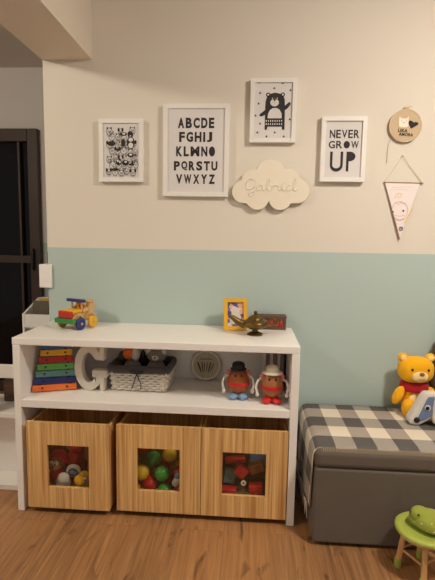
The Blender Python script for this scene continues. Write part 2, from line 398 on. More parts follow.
# bottom layer rests on the bin, upper balls sit in its hollows
bb = [('yellow', .497, -.335, 'pale yellow play ball half hidden at the bottom left of the window'), ('red', .5655, -.335, 'red play ball in front at the bottom of the middle bin window'),
      ('green', .634, -.335, 'green play ball low in the window right of the red one'), ('red', .7025, -.335, 'dark red play ball at the right bottom corner of the middle bin window')]
M['ball_yellow'] = plain('ball_yellow', rgb(226, 186, 40), .22, .02); M['ball_green'] = plain('ball_green', rgb(60, 150, 58), .22, .02); M['ball_red'] = plain('ball_red', rgb(190, 34, 36), .22, .02)
def pb(col, x, y, z, label): return ball(0, 0, y, r, 'ball_'+col, label, z, x)
Z0 = FB+r+.0005
pb('yellow', .505, -.336, Z0, bb[0][3]); pb('green', .6415, -.336, Z0, bb[2][3]); pb('red', .573, -.332, Z0+.028, bb[1][3])
pb('red', .715, -.332, Z0+.004, bb[3][3])
pb('yellow', .5385, -.334, Z0+.0805, 'bright yellow play ball at the left edge of the middle bin window')
pb('green', .628, -.334, Z0+.0795, 'bright green play ball in front in the middle bin window, right of the yellow')
pb('green', .580, -.280, Z0+.118, 'darker green play ball behind, between the yellow and the bright green ones')
pb('yellow', .652, -.275, Z0+.138, 'shaded yellow play ball at the back top right of the middle bin window')
pb('red', .530, -.25, Z0+.165, 'dim red play ball at the back top left of the middle bin')
for x, y, z, c_, lb in ((.505, -.265, Z0, 'red', 'red play ball on the bin floor behind, left end of the middle bin'), (.5755, -.262, Z0, 'yellow', 'yellow play ball on the bin floor behind the front red ball'),
    (.648, -.264, Z0, 'red', 'red play ball on the bin floor behind the low green ball'), (.720, -.262, Z0, 'green', 'green play ball on the floor of the middle bin, back right corner'),
    (.540, -.220, Z0+.0575, 'green', 'green play ball deep behind the bright yellow ball in the middle bin'), (.612, -.2245, Z0+.0575, 'red', 'red play ball deep behind the bright green ball in the middle bin'),
    (.690, -.2245, Z0+.0575, 'yellow', 'yellow play ball deep at the right edge of the middle bin window'), (.700, -.293, Z0+.060, 'red', 'dark red play ball right of the bright green ball in the middle bin')):
    pb(c_, x, y, z, lb)
tk = empty('toy_scrap', 'small crumpled grey white toy at the right edge of the middle bin window', 'toy', (.695, -.345, Z0+.05))
MB().ell((0, 0, 0), (.018, .014, .026), 2.4, (.2, .5, .1)).build('body', 'f_offwhite', tk, 0, 180); MB().ell((.004, -.004, .03), (.014, .012, .014)).build('head', 'f_steel', tk, 0, 180)

def plush(name, label, loc, parts, cat='soft toy', group=None, rz=0, rot=None):
    t = empty(name, label, cat, loc, rz, group, None, rot)
    for p in parts:
        n, mt, c_, rr = p[:4]; e = p[4] if len(p) > 4 else 2; ro = p[5] if len(p) > 5 else None
        MB().ell(c_, rr, e, ro).build(n, mt, t, 0, 180)
    return t
# left bin
p = W(56.5, 462.5, -.325)
MK = plush('monkey_plush', 'small plush monkey with a tan face, white eyes and red hair in the left bin', (p.x-.003, -.318, FB+.024), [
    ('torso', 'f_red', (0, .01, .045), (.036, .03, .045)), ('head', 'f_tan', (0, 0, .108), (.036, .03, .036)), ('muzzle', 'f_tan', (-.002, -.021, .097), (.026, .018, .018)),
    ('hair', 'f_scarlet', (.004, .012, .132), (.038, .028, .026)), ('ear', 'f_scarlet', (.037, .002, .117), (.014, .008, .015)), ('ear', 'f_scarlet', (-.035, .008, .117), (.012, .008, .014)),
    ('eye', 'offwhite', (-.011, -.027, .116), (.011, .006, .013)), ('eye', 'offwhite', (.010, -.027, .116), (.011, .006, .013)),
    ('pupil', 'black', (-.008, -.0325, .114), (.0038, .003, .0042)), ('pupil', 'black', (.007, -.0325, .114), (.0038, .003, .0042)), ('nose', 'black', (-.001, -.038, .104), (.006, .004, .004))])
p = W(62, 480.5, -.352)
plush('grey_plush', 'round pale grey soft toy in front at the bottom of the left bin window', (p.x+.004, -.355, FB), [('body', 'f_grey', (0, .002, .048), (.037, .026, .048)), ('head', 'f_offwhite', (.008, -.008, .083), (.026, .017, .026))])
p = W(73.5, 471, -.34)
rw = empty('ring_toy', 'blue grey ring shaped toy with a pale rim in the left bin', 'toy', (p.x, -.337, p.z), 0, None, None, (.25, 0, .1))
MB().lathe([(.012, -.010), (.027, -.010), (.032, -.005), (.032, .006), (.012, .006)], 28, None, 'y', True).build('rim', 'offwhite', rw)
MB().lathe([(0, -.008), (.0115, -.008), (.0115, .009), (.006, .013), (0, .013)], 24, None, 'y').build('hub', 'steel', rw)
MB().tube([(0.018*math.cos(a*PI/12), -.0115, .018*math.sin(a*PI/12)) for a in range(24)], .003, 6, True).build('inner_ring', 'navy', rw)
p = W(83, 482, -.35)
plush('yellow_plush', 'yellow soft toy with a white and black eye, bottom right of the left bin window', (p.x+.004, -.347, FB), [('body', 'f_gold', (0, .006, .055), (.036, .028, .055)), ('snout', 'f_yellow', (-.012, -.018, .078), (.026, .016, .024), 2, (0, .5, 0)), ('eye', 'offwhite', (.014, -.0265, .088), (.008, .005, .009)), ('pupil', 'black', (.0150, -.0312, .088), (.004, .003, .005))])
plush('brown_plush', 'brown soft toy in the dark back of the left bin', (.318, -.27, FB), [('body', 'f_tan', (0, 0, .07), (.05, .04, .07)), ('head', 'f_brown', (-.01, -.012, .165), (.048, .04, .042))])
plush('red_plush', 'dark red soft toy behind the monkey plush', (.200, -.225, FB), [('body', 'f_red', (0, 0, .08), (.05, .042, .08)), ('head', 'f_scarlet', (0.01, -.01, .185), (.045, .04, .042))])
# right bin
def block(name, label, mat, loc, size, rot=(0, 0, 0), cat='toy block', hole=True):
    t = empty(name, label, cat, loc, 0, 'loose pieces in the right bin', None, rot)
    a, b, c_ = size; MB().box(-a, a, -b, b, -c_, c_).build('body', mat, t, .005)
    if hole: MB().lathe([(.006, 0), (.011, 0), (.011, .004), (.006, .004)], 18, Matrix.Translation((0, -b, 0)), 'y', True).build('stud', mat, t)
    return t
p = W(241, 470.5, -.335); block('toy_block', 'tilted red toy block in the middle of the right bin window', 'red', (p.x, -.335, p.z), (.027, .016, .025), (.1, .7, .1))
p = W(228, 491, -.345); block('toy_block', 'orange red block low at the left of the right bin window', 'scarlet', (p.x, -.345, p.z), (.036, .018, .018), (0, .05, 0))
p = W(256, 489, -.345); block('toy_block', 'red block low at the right of the right bin window', 'red', (p.x, -.345, p.z), (.03, .018, .024), (0, -.1, 0))
p = W(243.5, 482, -.352)
o = MB().lathe([(.005, -.005), (.0105, -.005), (.012, 0), (.0105, .005), (.005, .005)], 24, None, 'y', True).build('toy_ring', 'cream'); o.location = (p.x, -.360, p.z); tag(o, 'small cream ring in the centre of the right bin window', 'ring')
p = W(256, 468, -.31); block('toy_block', 'brown toy block behind the red one on the right', 'tan', (p.x, -.30, p.z), (.032, .018, .022), (0, -.3, .2))
p = W(229, 476, -.31); block('toy_block', 'dull green block behind at the left of the right bin window', 'teal', (p.x, -.302, p.z), (.026, .018, .03), (0, .2, .2))
p = W(235, 461, -.29); block('toy_block', 'dark red long block at the top left of the right bin window', 'red', (p.x, -.275, p.z), (.045, .016, .012), (0, -.08, .1))
p = W(259, 460, -.28); block('toy_block', 'grey flat block at the back top right of the right bin', 'steel', (p.x, -.255, p.z), (.04, .014, .03), (0, .1, -.1))
t = empty('toy_heap_box', 'grey brown toy box holding up the pieces in the right bin', 'box', (.985, -.22, FB))
MB().box(-.15, .15, -.012, .16, 0, .19).build('body', 'olive', t, .006)
t = empty('toy_tray', 'dark tray under the red pieces in the right bin', 'tray', (.985, -.3, FB)); MB().box(-.15, .15, -.062, .066, 0, .058).build('body', 'olive', t, .006)

# ------------------------------------------------------------------ on the middle shelf
# xylophone standing on end, leaning back
xl = empty('xylophone', 'rainbow coloured toy xylophone standing on end in the left of the shelf', 'xylophone', (.130, -.276, SF+.0015), 0, None, None, (0, 0, .34))
tilt = Matrix.Rotation(-.24, 4, 'X')
def xb(mb): mb.b.transform(tilt); return mb
cols = ['orange', 'navy', 'teal', 'lgreen', 'red', 'yellow', 'sky']
for s_ in (-1, 1):
    xb(MB().prism([(s_*.060, .004), (s_*.076, .004), (s_*.050, .222), (s_*.036, .222)], .0085, .0185)).build('rail', 'red', xl, .001)
for i, c_ in enumerate(cols):
    hw = .0945-.0052*i; cx = .0016*i; z = .0145+i*.0308
    bar = xb(MB().box(cx-hw, cx+hw, -.006, .006, z-.0138, z+.0138)).build('bar', c_, xl, .003); 
    for s_ in (-1, 1): xb(MB().lathe([(.0, 0), (.0045, 0), (.004, .002), (0, .003)], 12, Matrix.Translation((cx+s_*(hw*.55), -.006, z)), 'y')).build('screw', 'black', bar)
xl.location.z = SF+.0035
# letter G with slab serifs
def g_outline():
    o = []; cx, cz, rx, rz = -.004, .105, .068, .105
    o += arc(cx, cz, rx, rz, 42, 318, 40)
    o += [(.047, .02), (.047, .000), (.068, .000), (.068, .062), (.080, .062), (.080, .095), (.012, .095), (.012, .062), (.030, .062), (.030, .040)]
    o += arc(cx, cz, rx-.034, rz-.036, 318, 42, 40)
    o += [(.030, .142), (.068, .142), (.068, .207), (.048, .207), (.047, .190)]
    return o
gl = empty('letter_g', 'thick white letter G with serifs standing beside the xylophone', 'letter', (.281, -.229, SF+.0005), -.06)
MB().prism(g_outline(), -.019, .019).build('body', 'letter', gl, .002)
# wicker basket
bk = empty('wicker_basket', 'white wicker basket with a charcoal fabric liner and a dark bow', 'basket', (.503, -.150, SF+.0005), -.035)
mb = MB(); hx, hy, hz = .124, .082, .112
for j in range(9):
    z = .008+j*.0118; f = 1+.0065*j; base = rrect((hx+.0012*j), (hy+.0012*j), .018, 10); L = []
    # resample evenly
    P = [Vector(q) for q in base]; P.append(P[0]); ln = sum((P[i+1]-P[i]).length for i in range(len(P)-1)); N = 208; i = 0; acc = 0
    for q in range(N):
        t = ln*q/N
        while acc+(P[i+1]-P[i]).length < t: acc += (P[i+1]-P[i]).length; i += 1
        dv = (P[i+1]-P[i]); pt = P[i]+dv*((t-acc)/dv.length); nr = Vector((dv.y, -dv.x)).normalized()
        w = math.sin(2*PI*q/N*22+(PI if j % 2 else 0))*.0045; pt = pt+nr*w; L.append((pt.x, pt.y, z))
    mb.tube(L, .0057, 6, True)
for q in range(44):
    t = q/44; base = rrect(hx, hy, .018, 10); P = base[int(t*len(base)) % len(base)]
    mb.tube([(P[0], P[1], .002), (P[0]*1.07, P[1]*1.09, hz)], .0035, 5)
mb.build('woven_body', 'wicker', bk, 0, 180)
MB().prism_z(rrect(hx-.006, hy-.006, .016), .003, .008).build('base', 'wicker', bk)
def ring_band(prof, wav, n=10):
    mb = MB(); v, f = [], []; base = None
    rows = []
    for (off, z) in prof:
        L = rrect(hx+.011+off, hy+.011+off, .024+max(off, -.01), n)
        rows.append([(x, y, z+wav*math.sin(i*1.9)*(1 if z < .1 else .3)) for i, (x, y) in enumerate(L)])
    n_ = len(rows[0]); v = [p_ for r_ in rows for p_ in r_]
    m_ = len(rows)
    for j in range(m_):
        for i in range(n_): f.append((j*n_+i, j*n_+(i+1) % n_, ((j+1) % m_)*n_+(i+1) % n_, ((j+1) % m_)*n_+i))
    return mb._add(v, f)
ring_band([(.001, .088), (.006, .086), (.011, .100), (.010, .114), (.004, .121), (-.006, .120), (-.010, .108), (-.012, .07), (-.015, .07), (-.014, .11), (-.008, .1165), (.0, .114), (.004, .106)], .0035).build('fabric_liner', 'liner', bk, 0, 180)
bw = MB()
yf = -hy-.026
for s_ in (-1, 1):
    bw.tube(smooth_line([(0, yf, .088), (s_*.012, yf-.003, .098), (s_*.026, yf-.002, .099), (s_*.024, yf-.002, .090), (0, yf, .088)]), .0024, 6)
    bw.tube(smooth_line([(0, yf, .088), (s_*.008, yf-.001, .066), (s_*.017, yf+.004, .040), (s_*(.026 if s_ < 0 else .016), yf+.008, .016)]), .0024, 6)
bw.ell((0, yf, .088), (.005, .004, .005)).build('ribbon_bow', 'black', bk, 0, 180)
plush('orange_plush', 'orange and grey soft toy at the left in the wicker basket', (.452, -.150, SF+.009), [('torso', 'f_grey', (0, 0, .06), (.045, .04, .06)), ('head', 'f_orange', (-.010, -.012, .148), (.032, .034, .030), 2, (0, -.5, 0)), ('muzzle', 'f_offwhite', (.022, -.024, .146), (.020, .022, .030)), ('ear', 'liner', (-.046, .000, .134), (.020, .014, .026), 2, (0, .6, 0)), ('ear', 'black', (.050, .0, .134), (.012, .014, .03))], rz=-.03)
plush('grey_patterned_plush', 'grey speckled soft toy at the right in the wicker basket', (.563, -.145, SF+.009), [('torso', 'f_grey', (0, 0, .06), (.048, .045, .06)), ('head', 'f_grey', (.006, -.010, .142), (.046, .040, .034)), ('ear', 'f_offwhite', (-.032, -.020, .160), (.014, .012, .014)), ('ear', 'f_offwhite', (.040, -.020, .158), (.014, .012, .014)), ('muzzle', 'f_offwhite', (.006, -.044, .136), (.017, .012, .013)), ('nose', 'black', (.006, -.055, .140), (.005, .004, .004))], rz=-.03)
# round plaque
dc = empty('round_plaque', 'round pale wooden plaque with carved strokes leaning at the back of the shelf', 'plaque', (.788, -.046, SF+.001), 0, None, None, (-.17, 0, 0))
MB().lathe([(0, -.006), (.0735, -.006), (.0755, -.004), (.0755, .003), (0, .003)], 56, Matrix.Translation((0, 0, .0755)), 'y').build('disc', 'disc', dc)
MB().tube([(.068*math.cos(i*PI/28), -.004, .0755+.068*math.sin(i*PI/28)) for i in range(56)], .0055, 8, True).build('rim', 'letter', dc, 0, 180)
mb = MB()
for i, (a, b, w) in enumerate([((-.040, .088), (-.022, .040), .0042), ((-.021, .092), (-.013, .041), .0028), ((-.007, .090), (-.005, .042), .002), ((.006, .090), (.003, .042), .002), ((.023, .090), (.012, .041), .0034), ((.038, .084), (.020, .041), .0024)]):
    mb.tube([(a[0], -.0035, a[1]), ((a[0]+b[0])/2, -.004, (a[1]+b[1])/2), (b[0], -.0035, b[1])], [w*.8, w, w*.5], 8)
mb.tube(smooth_line([(-.030+.006*i, -.0035, .104+(.004 if i % 2 else -.003)) for i in range(11)], 4), .0013, 6)
mb.build('carved_strokes', 'discline', dc, 0, 180)
# two egg-shaped toy figures
def egg(loc, name, label, body, hat, foot, wide, rz):
    t = empty(name, label, 'toy figure', loc, rz, 'egg-shaped toy figures on the shelf')
    def taper(p): k_ = 1-.13*p[2]/.056; return (p[0]*k_, p[1]*k_, p[2])
    MB().ell((0, 0, .076), (.046, .038, .058), 2, None, 28, 18, taper).build('body', body, t, 0, 180)
    for s_ in (-1, 1):
        MB().ell((s_*.019, -.014, .0125), (.020, .029, .0125), 2.3, (0, 0, s_*.35)).build('foot', foot, t, 0, 180)
        am = MB().tube(smooth_line([(s_*.040, 0, .096), (s_*.058, -.008, .090), (s_*.066, -.016, .066), (s_*.061, -.022, .044)]), .0055, 8).build('arm', 'offwhite', t, 0, 180)
        MB().ell((s_*.060, -.0235, .037), (.008, .007, .0095)).build('mitten', 'offwhite', am, 0, 180)
        MB().ell((s_*.041, .002, .106), (.011, .010, .013)).build('hair_curl', 'pink', t, 0, 180)
        MB().ell((s_*.013, -.0315, .103), (.0042, .0035, .0052)).build('eye', 'black', t, 0, 180)
    MB().lathe([(.0465, .058), (.0482, .060), (.0478, .070), (.0470, .074), (.044, .074), (.044, .058)], 32, Matrix.Diagonal((1, .835, 1, 1)), 'z', True).build('sash', 'scarlet', t, 0, 60)
    MB().lathe([(0, .122), (wide, .1215), (wide+.002, .125), (wide*.8, .129), (.027, .131), (.0275, .140), (.024, .150), (.012, .155), (0, .1555)], 28).build('hat', hat, t, 0, 60)
    t.scale = (1.03, 1.03, 1.05)
    return t
egg((.951, -.265, SF+.0005), 'toy_figure', 'brown egg-shaped toy figure with black hat and light blue shoes', 'brown', 'black', 'steel', .034, .02)
egg((1.096, -.300, SF+.0005), 'toy_figure', 'tan egg-shaped toy figure with white brimmed hat and red shoes', 'tan', 'cream', 'scarlet', .042, .0)
# pale booklets behind the right figure
for i in range(6):
    h = .205+.006*((i*5) % 4); x = 1.060+i*.0165
    t = empty('booklet', ('leftmost', 'second from left', 'third from left', 'third from right', 'second from right', 'rightmost')[i]+' of six grey booklets behind the white-hatted figure', 'book', (x, -.150, SF+.0005), 0, 'grey booklets behind the right toy figure')
    MB().box(0, .0025, 0, .11, 0, h).box(.0115, .014, 0, .11, 0, h).box(.0025, .0115, 0, .0025, 0, h).build('cover', 'f_grey' if i % 2 else 'offwhite', t)
    MB().box(.0027, .0113, .003, .107, .003, h-.004).build('pages', 'cream', t)

# ------------------------------------------------------------------ on top of the toy shelf
# wooden toy car, nose towards -y
car = empty('toy_car', 'wooden toy jeep painted in bright colours with blue and yellow wheels', 'toy car', (.186, -.152, CH+.0005), -.40)
MB().prism_x([(-.052, .034), (.066, .034), (.068, .078), (.030, .080), (.010, .0755), (-.052, .0755)], -.036, .036).build('body', 'natural', car, .004)
MB().box(-.040, .040, -.060, .000, .076, .090).build('bonnet', 'yellow', car, .003)
MB().box(-.038, .038, -.074, -.0525, .054, .086).build('grille', 'red', car, .003)
MB().box(-.054, .054, -.082, -.0535, .031, .0535).build('bumper', 'green', car, .003)
for s_ in (-1, 1):
    MB().tube([(s_*.030, .006, .088), (s_*.030, .006, .120)], .0042, 10).build('roof_post', 'natural', car)
    fd = arc(-.030, .036, .038, .040, 0, 180, 16); fd2 = arc(-.030, .036, .030, .025, 180, 0, 16)
    MB().prism_x(fd+fd2, s_*.040-.005, s_*.040+.005).build('fender', 'natural', car, .001)
    fd = arc(.048, .036, .036, .042, 0, 180, 16); fd2 = arc(.048, .036, .030, .025, 180, 0, 16)
    MB().prism_x(fd+fd2, s_*.040-.005, s_*.040+.005).build('fender', 'natural', car, .001)
    for y, cl in ((-.030, 'blue' if s_ > 0 else 'mustard'), (.048, 'yellow')):
        wh = MB().lathe([(0, -.008), (.024, -.008), (.0275, -.005), (.0275, .005), (.024, .008), (0, .008)], 28, Matrix.Translation((s_*.0555, y, .0275)), 'x').build('wheel', cl, car)
        MB().lathe([(0, 0), (.007, 0), (.006, s_*.003), (0, s_*.004)], 14, Matrix.Translation((s_*.0635, y, .0275)), 'x').build('hub_cap', 'natural', wh)
MB().box(-.057, .049, -.004, .014, .1205, .1345).build('roof_bar', 'blue', car, .003)
for s_ in (-1, 1): MB().prism_x([(.002, .0765), (.074, .0785), (.077, .112), (.044, .114), (.034, .096), (.014, .094)], s_*.0335-.0035, s_*.0405+.0035).build('side_board', 'natural', car, .001)
MB().box(-.029, .029, .030, .038, .0815, .106).build('seat_back', 'yellow', car, .002)
MB().tube([(-.024, .050, .08), (-.024, .050, .116), (.024, .050, .116), (.024, .050, .08)], .005, 8).build('roll_bar', 'natural', car)
MB().box(-.042, .042, .036, .080, .1165, .124).build('rear_canopy', 'natural', car, .002)
MB().lathe([(0, 0), (.020, 0), (.023, -.004), (.023, -.012), (0, -.012)], 24, Matrix.Translation((.006, .082, .092)), 'y').build('spare_wheel', 'scarlet', car)
MB().lathe([(.010, -.003), (.014, -.003), (.014, .003), (.010, .003)], 20, Matrix.Translation((.016, .018, .100)), 'y', True).build('steering_wheel', 'red', car)

# yellow photo frame
pf = empty('photo_frame', 'small yellow picture frame propped up beside the brass lamp', 'picture frame', (.930, -.108, CH+.002), 0, None, None, (-.13, 0, .16))
MB().mesh(curve_mesh([rect(-.0535, .0535, 0, .148), rect(-.038, .038, .018, .130)], .009)).build('frame', 'yellow', pf, .002)
MB().box(-.0385, .0385, .001, .004, .0175, .1305).build('picture', 'picture', pf)
mb = MB(); mb.box(-.012, .012, 0, .003, 0, .10, Matrix.Translation((0, .012, .09)) @ Matrix.Rotation(.40, 4, 'X') @ Matrix.Translation((0, 0, -.10))); mb.build('easel_stand', 'brownwood', pf)
MB().prism([(-.025, .03), (.02, .025), (.028, .06), (.012, .085), (.026, .10), (-.008, .112), (-.026, .095), (-.012, .07)], -.0002, .0008).build('picture_figure', 'offwhite', pf)
# brass oil lamp
lp = empty('oil_lamp', 'aged brass oil lamp with long spout on the shelf top', 'oil lamp', (1.020, -.190, CH+.0005), .0); lp.scale = (1.34, 1.34, 1.13)
MB().lathe([(0, 0), (.026, 0), (.027, .004), (.020, .009), (.010, .014), (.009, .020)], 28).build('foot', 'brass', lp, 0, 50)
MB().lathe([(.009, .020), (.020, .024), (.037, .034), (.045, .044), (.043, .053), (.032, .060), (.024, .063)], 32).build('bowl', 'brass', lp, 0, 60)
ld = MB().lathe([(.026, .0632), (.024, .068), (.015, .076), (.006, .081), (.004, .084)], 28).build('lid', 'brass', lp, 0, 60)
MB().ell((0, 0, .0895), (.0065, .0065, .0065)).build('knob', 'brass', ld, 0, 180)
MB().tube(smooth_line([(-.034, 0, .041), (-.054, 0, .050), (-.068, 0, .062), (-.082, 0, .073), (-.090, 0, .074)]), [.017-.0095*min(1, i/18) for i in range(25)], 12).build('spout', 'brass', lp, 0, 180)
MB().tube(smooth_line([(.040, 0, .050), (.058, 0, .064), (.070, 0, .058), (.068, 0, .044), (.054, 0, .036), (.040, 0, .038)]), .0042, 8).build('handle', 'brass', lp, 0, 180)
# brown box with red carving
lp.rotation_euler = (0, 0, .12)
bx = empty('wooden_box', 'brown wooden box with red carved marks against the wall', 'box', (1.101, -.068, CH+.0005), .03); bx.scale = (.9, 1, 1.05)
MB().box(-.074, .074, 0, .05, 0, .050).build('body', 'brownwood', bx, .002); MB().box(-.076, .076, -.002, .052, .0505, .064).build('lid', 'brownwood', bx, .002)
mb = MB()
for x0 in (-.020, .030):
    mb.tube(smooth_line([(x0-.014, -.0005, .034), (x0-.004, -.0005, .042), (x0+.004, -.0005, .030), (x0-.006, -.0005, .018), (x0-.015, -.0005, .024)]), .0028, 6)
    mb.tube([(x0+.010, -.0005, .014), (x0+.016, -.0005, .030), (x0+.022, -.0005, .042)], .003, 6); mb.tube([(x0+.012, -.0005, .040), (x0+.024, -.0005, .028), (x0+.026, -.0005, .016)], .0026, 6)
mb.build('carved_marks', 'scarlet', bx, 0, 180)

# ------------------------------------------------------------------ wall things
def frame(name, label, x0, x1, z0, z1, d, b, mat='frame'):
    t = empty(name, label, 'picture', ((x0+x1)/2, -.001, (z0+z1)/2), 0, 'white framed prints on the wall'); hx, hz = (x1-x0)/2, (z1-z0)/2
    MB().mesh(curve_mesh([rect(-hx, hx, -hz, hz), rect(-hx+b, hx-b, -hz+b, hz-b)], d/2), Matrix.Translation((0, -d/2, 0))).build('frame', 'frame', t, .0015)
    MB().box(-hx+b-.003, hx-b+.003, -d*.72, -d*.5, -hz+b-.003, hz-b+.003).build('print', 'paper', t)
    return t, hx-b, hz-b, -d*.72-.0006
# crowd of doodled animals
t, hx, hz, y = frame('framed_print', 'small white framed print crowded with doodled black animals, leftmost on the wall', .263, .474, 1.459, 1.748, .026, .0195)
mb = MB(); gm = MB(); wm = MB(); rnd = random.Random(3)
def ringp(mb_, cx, cz, rx, rz, w, a0=0, a1=360, n=22):
    pts = [(x, y, z) for x, z in arc(cx, cz, rx, rz, a0, a1, n)]; mb_.tube(pts, w, 4, abs(a1-a0) >= 360)
def disc(mb_, cx, cz, rx, rz, y_, n=18): mb_.prism(arc(cx, cz, rx, rz, 0, 360, n), y_-.0005, y_)
spots = []
for j in range(7):
    for i in range(5): spots.append((-.058+.029*i+(.013 if j % 2 else 0)+rnd.uniform(-.004, .004), -.100+.0315*j+rnd.uniform(-.005, .005)))
for q, (cx, cz) in enumerate(spots):
    if abs(cx) > hx-.014 or abs(cz) > hz-.020 or (cz > hz-.045 and q % 2): continue
    a, b = rnd.uniform(.010, .016), rnd.uniform(.013, .019); kind = q % 4
    ringp(mb, cx, cz, a, b, .0009)
    for s_ in (-1, 1):
        if kind == 0: disc(mb, cx+s_*a*.8, cz+b*.7, .005, .009, y)
        elif kind == 1: ringp(mb, cx+s_*a*.5, cz+b*1.15, .003, .008, .0008)
        elif kind == 2: mb.prism([(cx+s_*a*.9, cz+b*.4), (cx+s_*a*.8, cz+b*1.25), (cx+s_*a*.25, cz+b*.9)], y-.0005, y)
        disc(mb, cx+s_*a*.38, cz+b*.2, .0016, .002, y-.0002, 10)
    disc(mb, cx, cz-b*.15, .0026, .0018, y-.0002, 10)
    if kind != 1: ringp(gm, cx, cz-b*.35, a*.55, b*.4, .0007, 0, 360, 14)
    for z in range(3): ringp(gm, cx, cz-b*.55-z*.004, a*.8, .004, .0006, 190, 350, 8)
for (cx, cz, a, b) in ((.047, .036, .019, .028), (-.046, .032, .020, .011), (.010, .036, .010, .018), (-.012, -.052, .014, .016), (.020, -.056, .016, .013), (.014, .076, .016, .008), (.044, .080, .012, .009), (-.03, -.088, .020, .006), (.046, -.02, .016, .010), (.05, -.064, .014, .005), (-.014, .004, .010, .006)):
    disc(mb, cx, cz, a, b, y-.0004)
for (cx, cz, a, b) in ((.047, .050, .011, .009), (.047, .024, .012, .013), (-.016, -.047, .005, .006), (-.006, -.052, .004, .006), (.022, -.052, .006, .005), (.014, .077, .008, .004), (.046, -.018, .008, .005)): disc(wm, cx, cz, a, b, y-.001)
mb.build('animal_drawing', 'ink', t, 0); gm.build('shading_lines', 'greyink', t, 0); wm.build('light_pattern', 'paper', t, 0)
# alphabet
t, hx, hz, y = frame('framed_print', 'large white framed print of the alphabet in black capitals', .570, .880, 1.394, 1.815, .026, .021)
mb = MB(); mm = lambda zx, zz: ((zx-219)/5.44*.00472, (276-zz)/5.44*.00458)   # measured on an enlargement of the photograph
for row, (xa, xb_, za, zb_) in zip(('ABCDE', 'FGHiJ', 'KLMNO', 'PQRSTU', 'VWXYZ'), ((121, 315, 155, 99), (128, 305, 229, 175), (112, 322, 307, 253), (100, 336, 384, 333), (112, 324, 457, 405))):
    a, c_ = mm(xa, za); b, d = mm(xb_, zb_)
    row_cells(mb, row, a-.004, b+.004, c_, d, y, .045)
mb.build('lettering', 'ink', t, 0)
# waving bear
t, hx, hz, y = frame('framed_print', 'white framed print of a black bear waving, topmost on the wall', .974, 1.184, 1.642, 1.925, .028, .0185)
mb = MB(); wm = MB(); gm = MB(); mm = lambda zx, zz: ((zx-214)/6.69*.00478, (267-zz)/6.69*.00425)
mb.prism([mm(*p) for p in ((163, 400), (163, 240), (165, 200), (175, 165), (200, 148), (225, 142), (252, 148), (275, 162), (286, 190), (289, 240), (290, 400), (275, 400), (272, 378), (180, 378), (178, 400))], y-.0006, y)
for p in ((180, 156), (273, 156)): disc(mb, *mm(*p), .0098, .0098, y-.0001)
mb.prism([mm(*p) for p in ((165, 260), (130, 290), (128, 306), (145, 306), (168, 292))], y-.0005, y); mb.prism([mm(*p) for p in ((286, 235), (310, 210), (322, 208), (325, 222), (305, 252), (288, 264))], y-.0005, y)
wm.prism([mm(*p) for p in ((180, 320), (182, 290), (192, 265), (210, 250), (236, 248), (255, 260), (268, 285), (270, 320))], y-.0012, y-.0008)
c0 = mm(222, 211); fm = MB(); fm.prism(arc(c0[0], c0[1], .0195, .0165), y-.0012, y-.0008)
for p in ((180, 156), (273, 156)): disc(wm, *mm(*p), .0045, .0045, y-.0008)
for p in ((207, 181), (238, 181)): disc(wm, *mm(*p), .0024, .0024, y-.0009)
c0 = mm(222, 193); mb.prism([(c0[0]-.008, c0[1]+.004), (c0[0]+.008, c0[1]+.004), (c0[0], c0[1]-.006)], y-.0018, y-.0013)
mb.tube([(c0[0], y-.0014, c0[1]-.003), (c0[0], y-.0014, c0[1]-.014)], .0008, 4)
for i in range(8):
    for j in range(2):
        a = mm(172+i*14, 338+j*22); wm.prism([(a[0]-.003, a[1]), (a[0], a[1]-.005), (a[0]+.003, a[1]), (a[0], a[1]+.005)], y-.0011, y-.0008)
for p in ((122, 71), (270, 76), (217, 110), (320, 125), (128, 143), (120, 216), (102, 300), (133, 356), (117, 418), (228, 418), (322, 326), (287, 446), (342, 180), (340, 258), (176, 446)):
    c0 = mm(*p); mb.prism([(c0[0]-.0055, c0[1]-.004), (c0[0]+.0055, c0[1]-.004), (c0[0], c0[1]+.006)], y-.0005, y)
mb.build('bear_drawing', 'ink', t, 0); wm.build('belly_pattern', 'paper', t, 0); fm.build('face_pattern', 'paper', t, 0)
# never grow up
t, hx, hz, y = frame('framed_print', 'white framed print reading NEVER GROW UP at the right', 1.302, 1.505, 1.467, 1.757, .030, .0195)
mb = MB(); mm = lambda zx, zz: ((zx-212)/7.25*.00440, (280-zz)/7.25*.0042)
for row, (xa, xb_, za, zb_) in (('NEVER', (108, 325, 193, 130)), ('GROW', (103, 325, 272, 215))):
    a, c_ = mm(xa, za); b, d = mm(xb_, zb_); row_cells(mb, row, a-.003, b+.003, c_, d, y, .02, .84)
u = [mm(*p) for p in ((116, 297), (135, 297), (135, 400))]+[mm(210-45+30*math.cos(a), 400+26*math.sin(a)) for a in [PI-PI*i/10 for i in range(11)]]+[mm(*p) for p in ((194, 297), (213, 297), (213, 405))]+[mm(165+48*math.cos(a), 402+50*math.sin(a)) for a in [PI*i/12 for i in range(13)]]
mb.prism(u, y-.0006, y)
pp = [mm(*p) for p in ((238, 297), (262, 297))]+[mm(262+43*math.cos(a), 334+37*math.sin(a)) for a in [-PI/2+PI*i/12 for i in range(13)]]+[mm(*p) for p in ((256, 371), (256, 450), (238, 450))]
mb.prism(pp, y-.0006, y); mb.build('lettering', 'ink', t, 0)
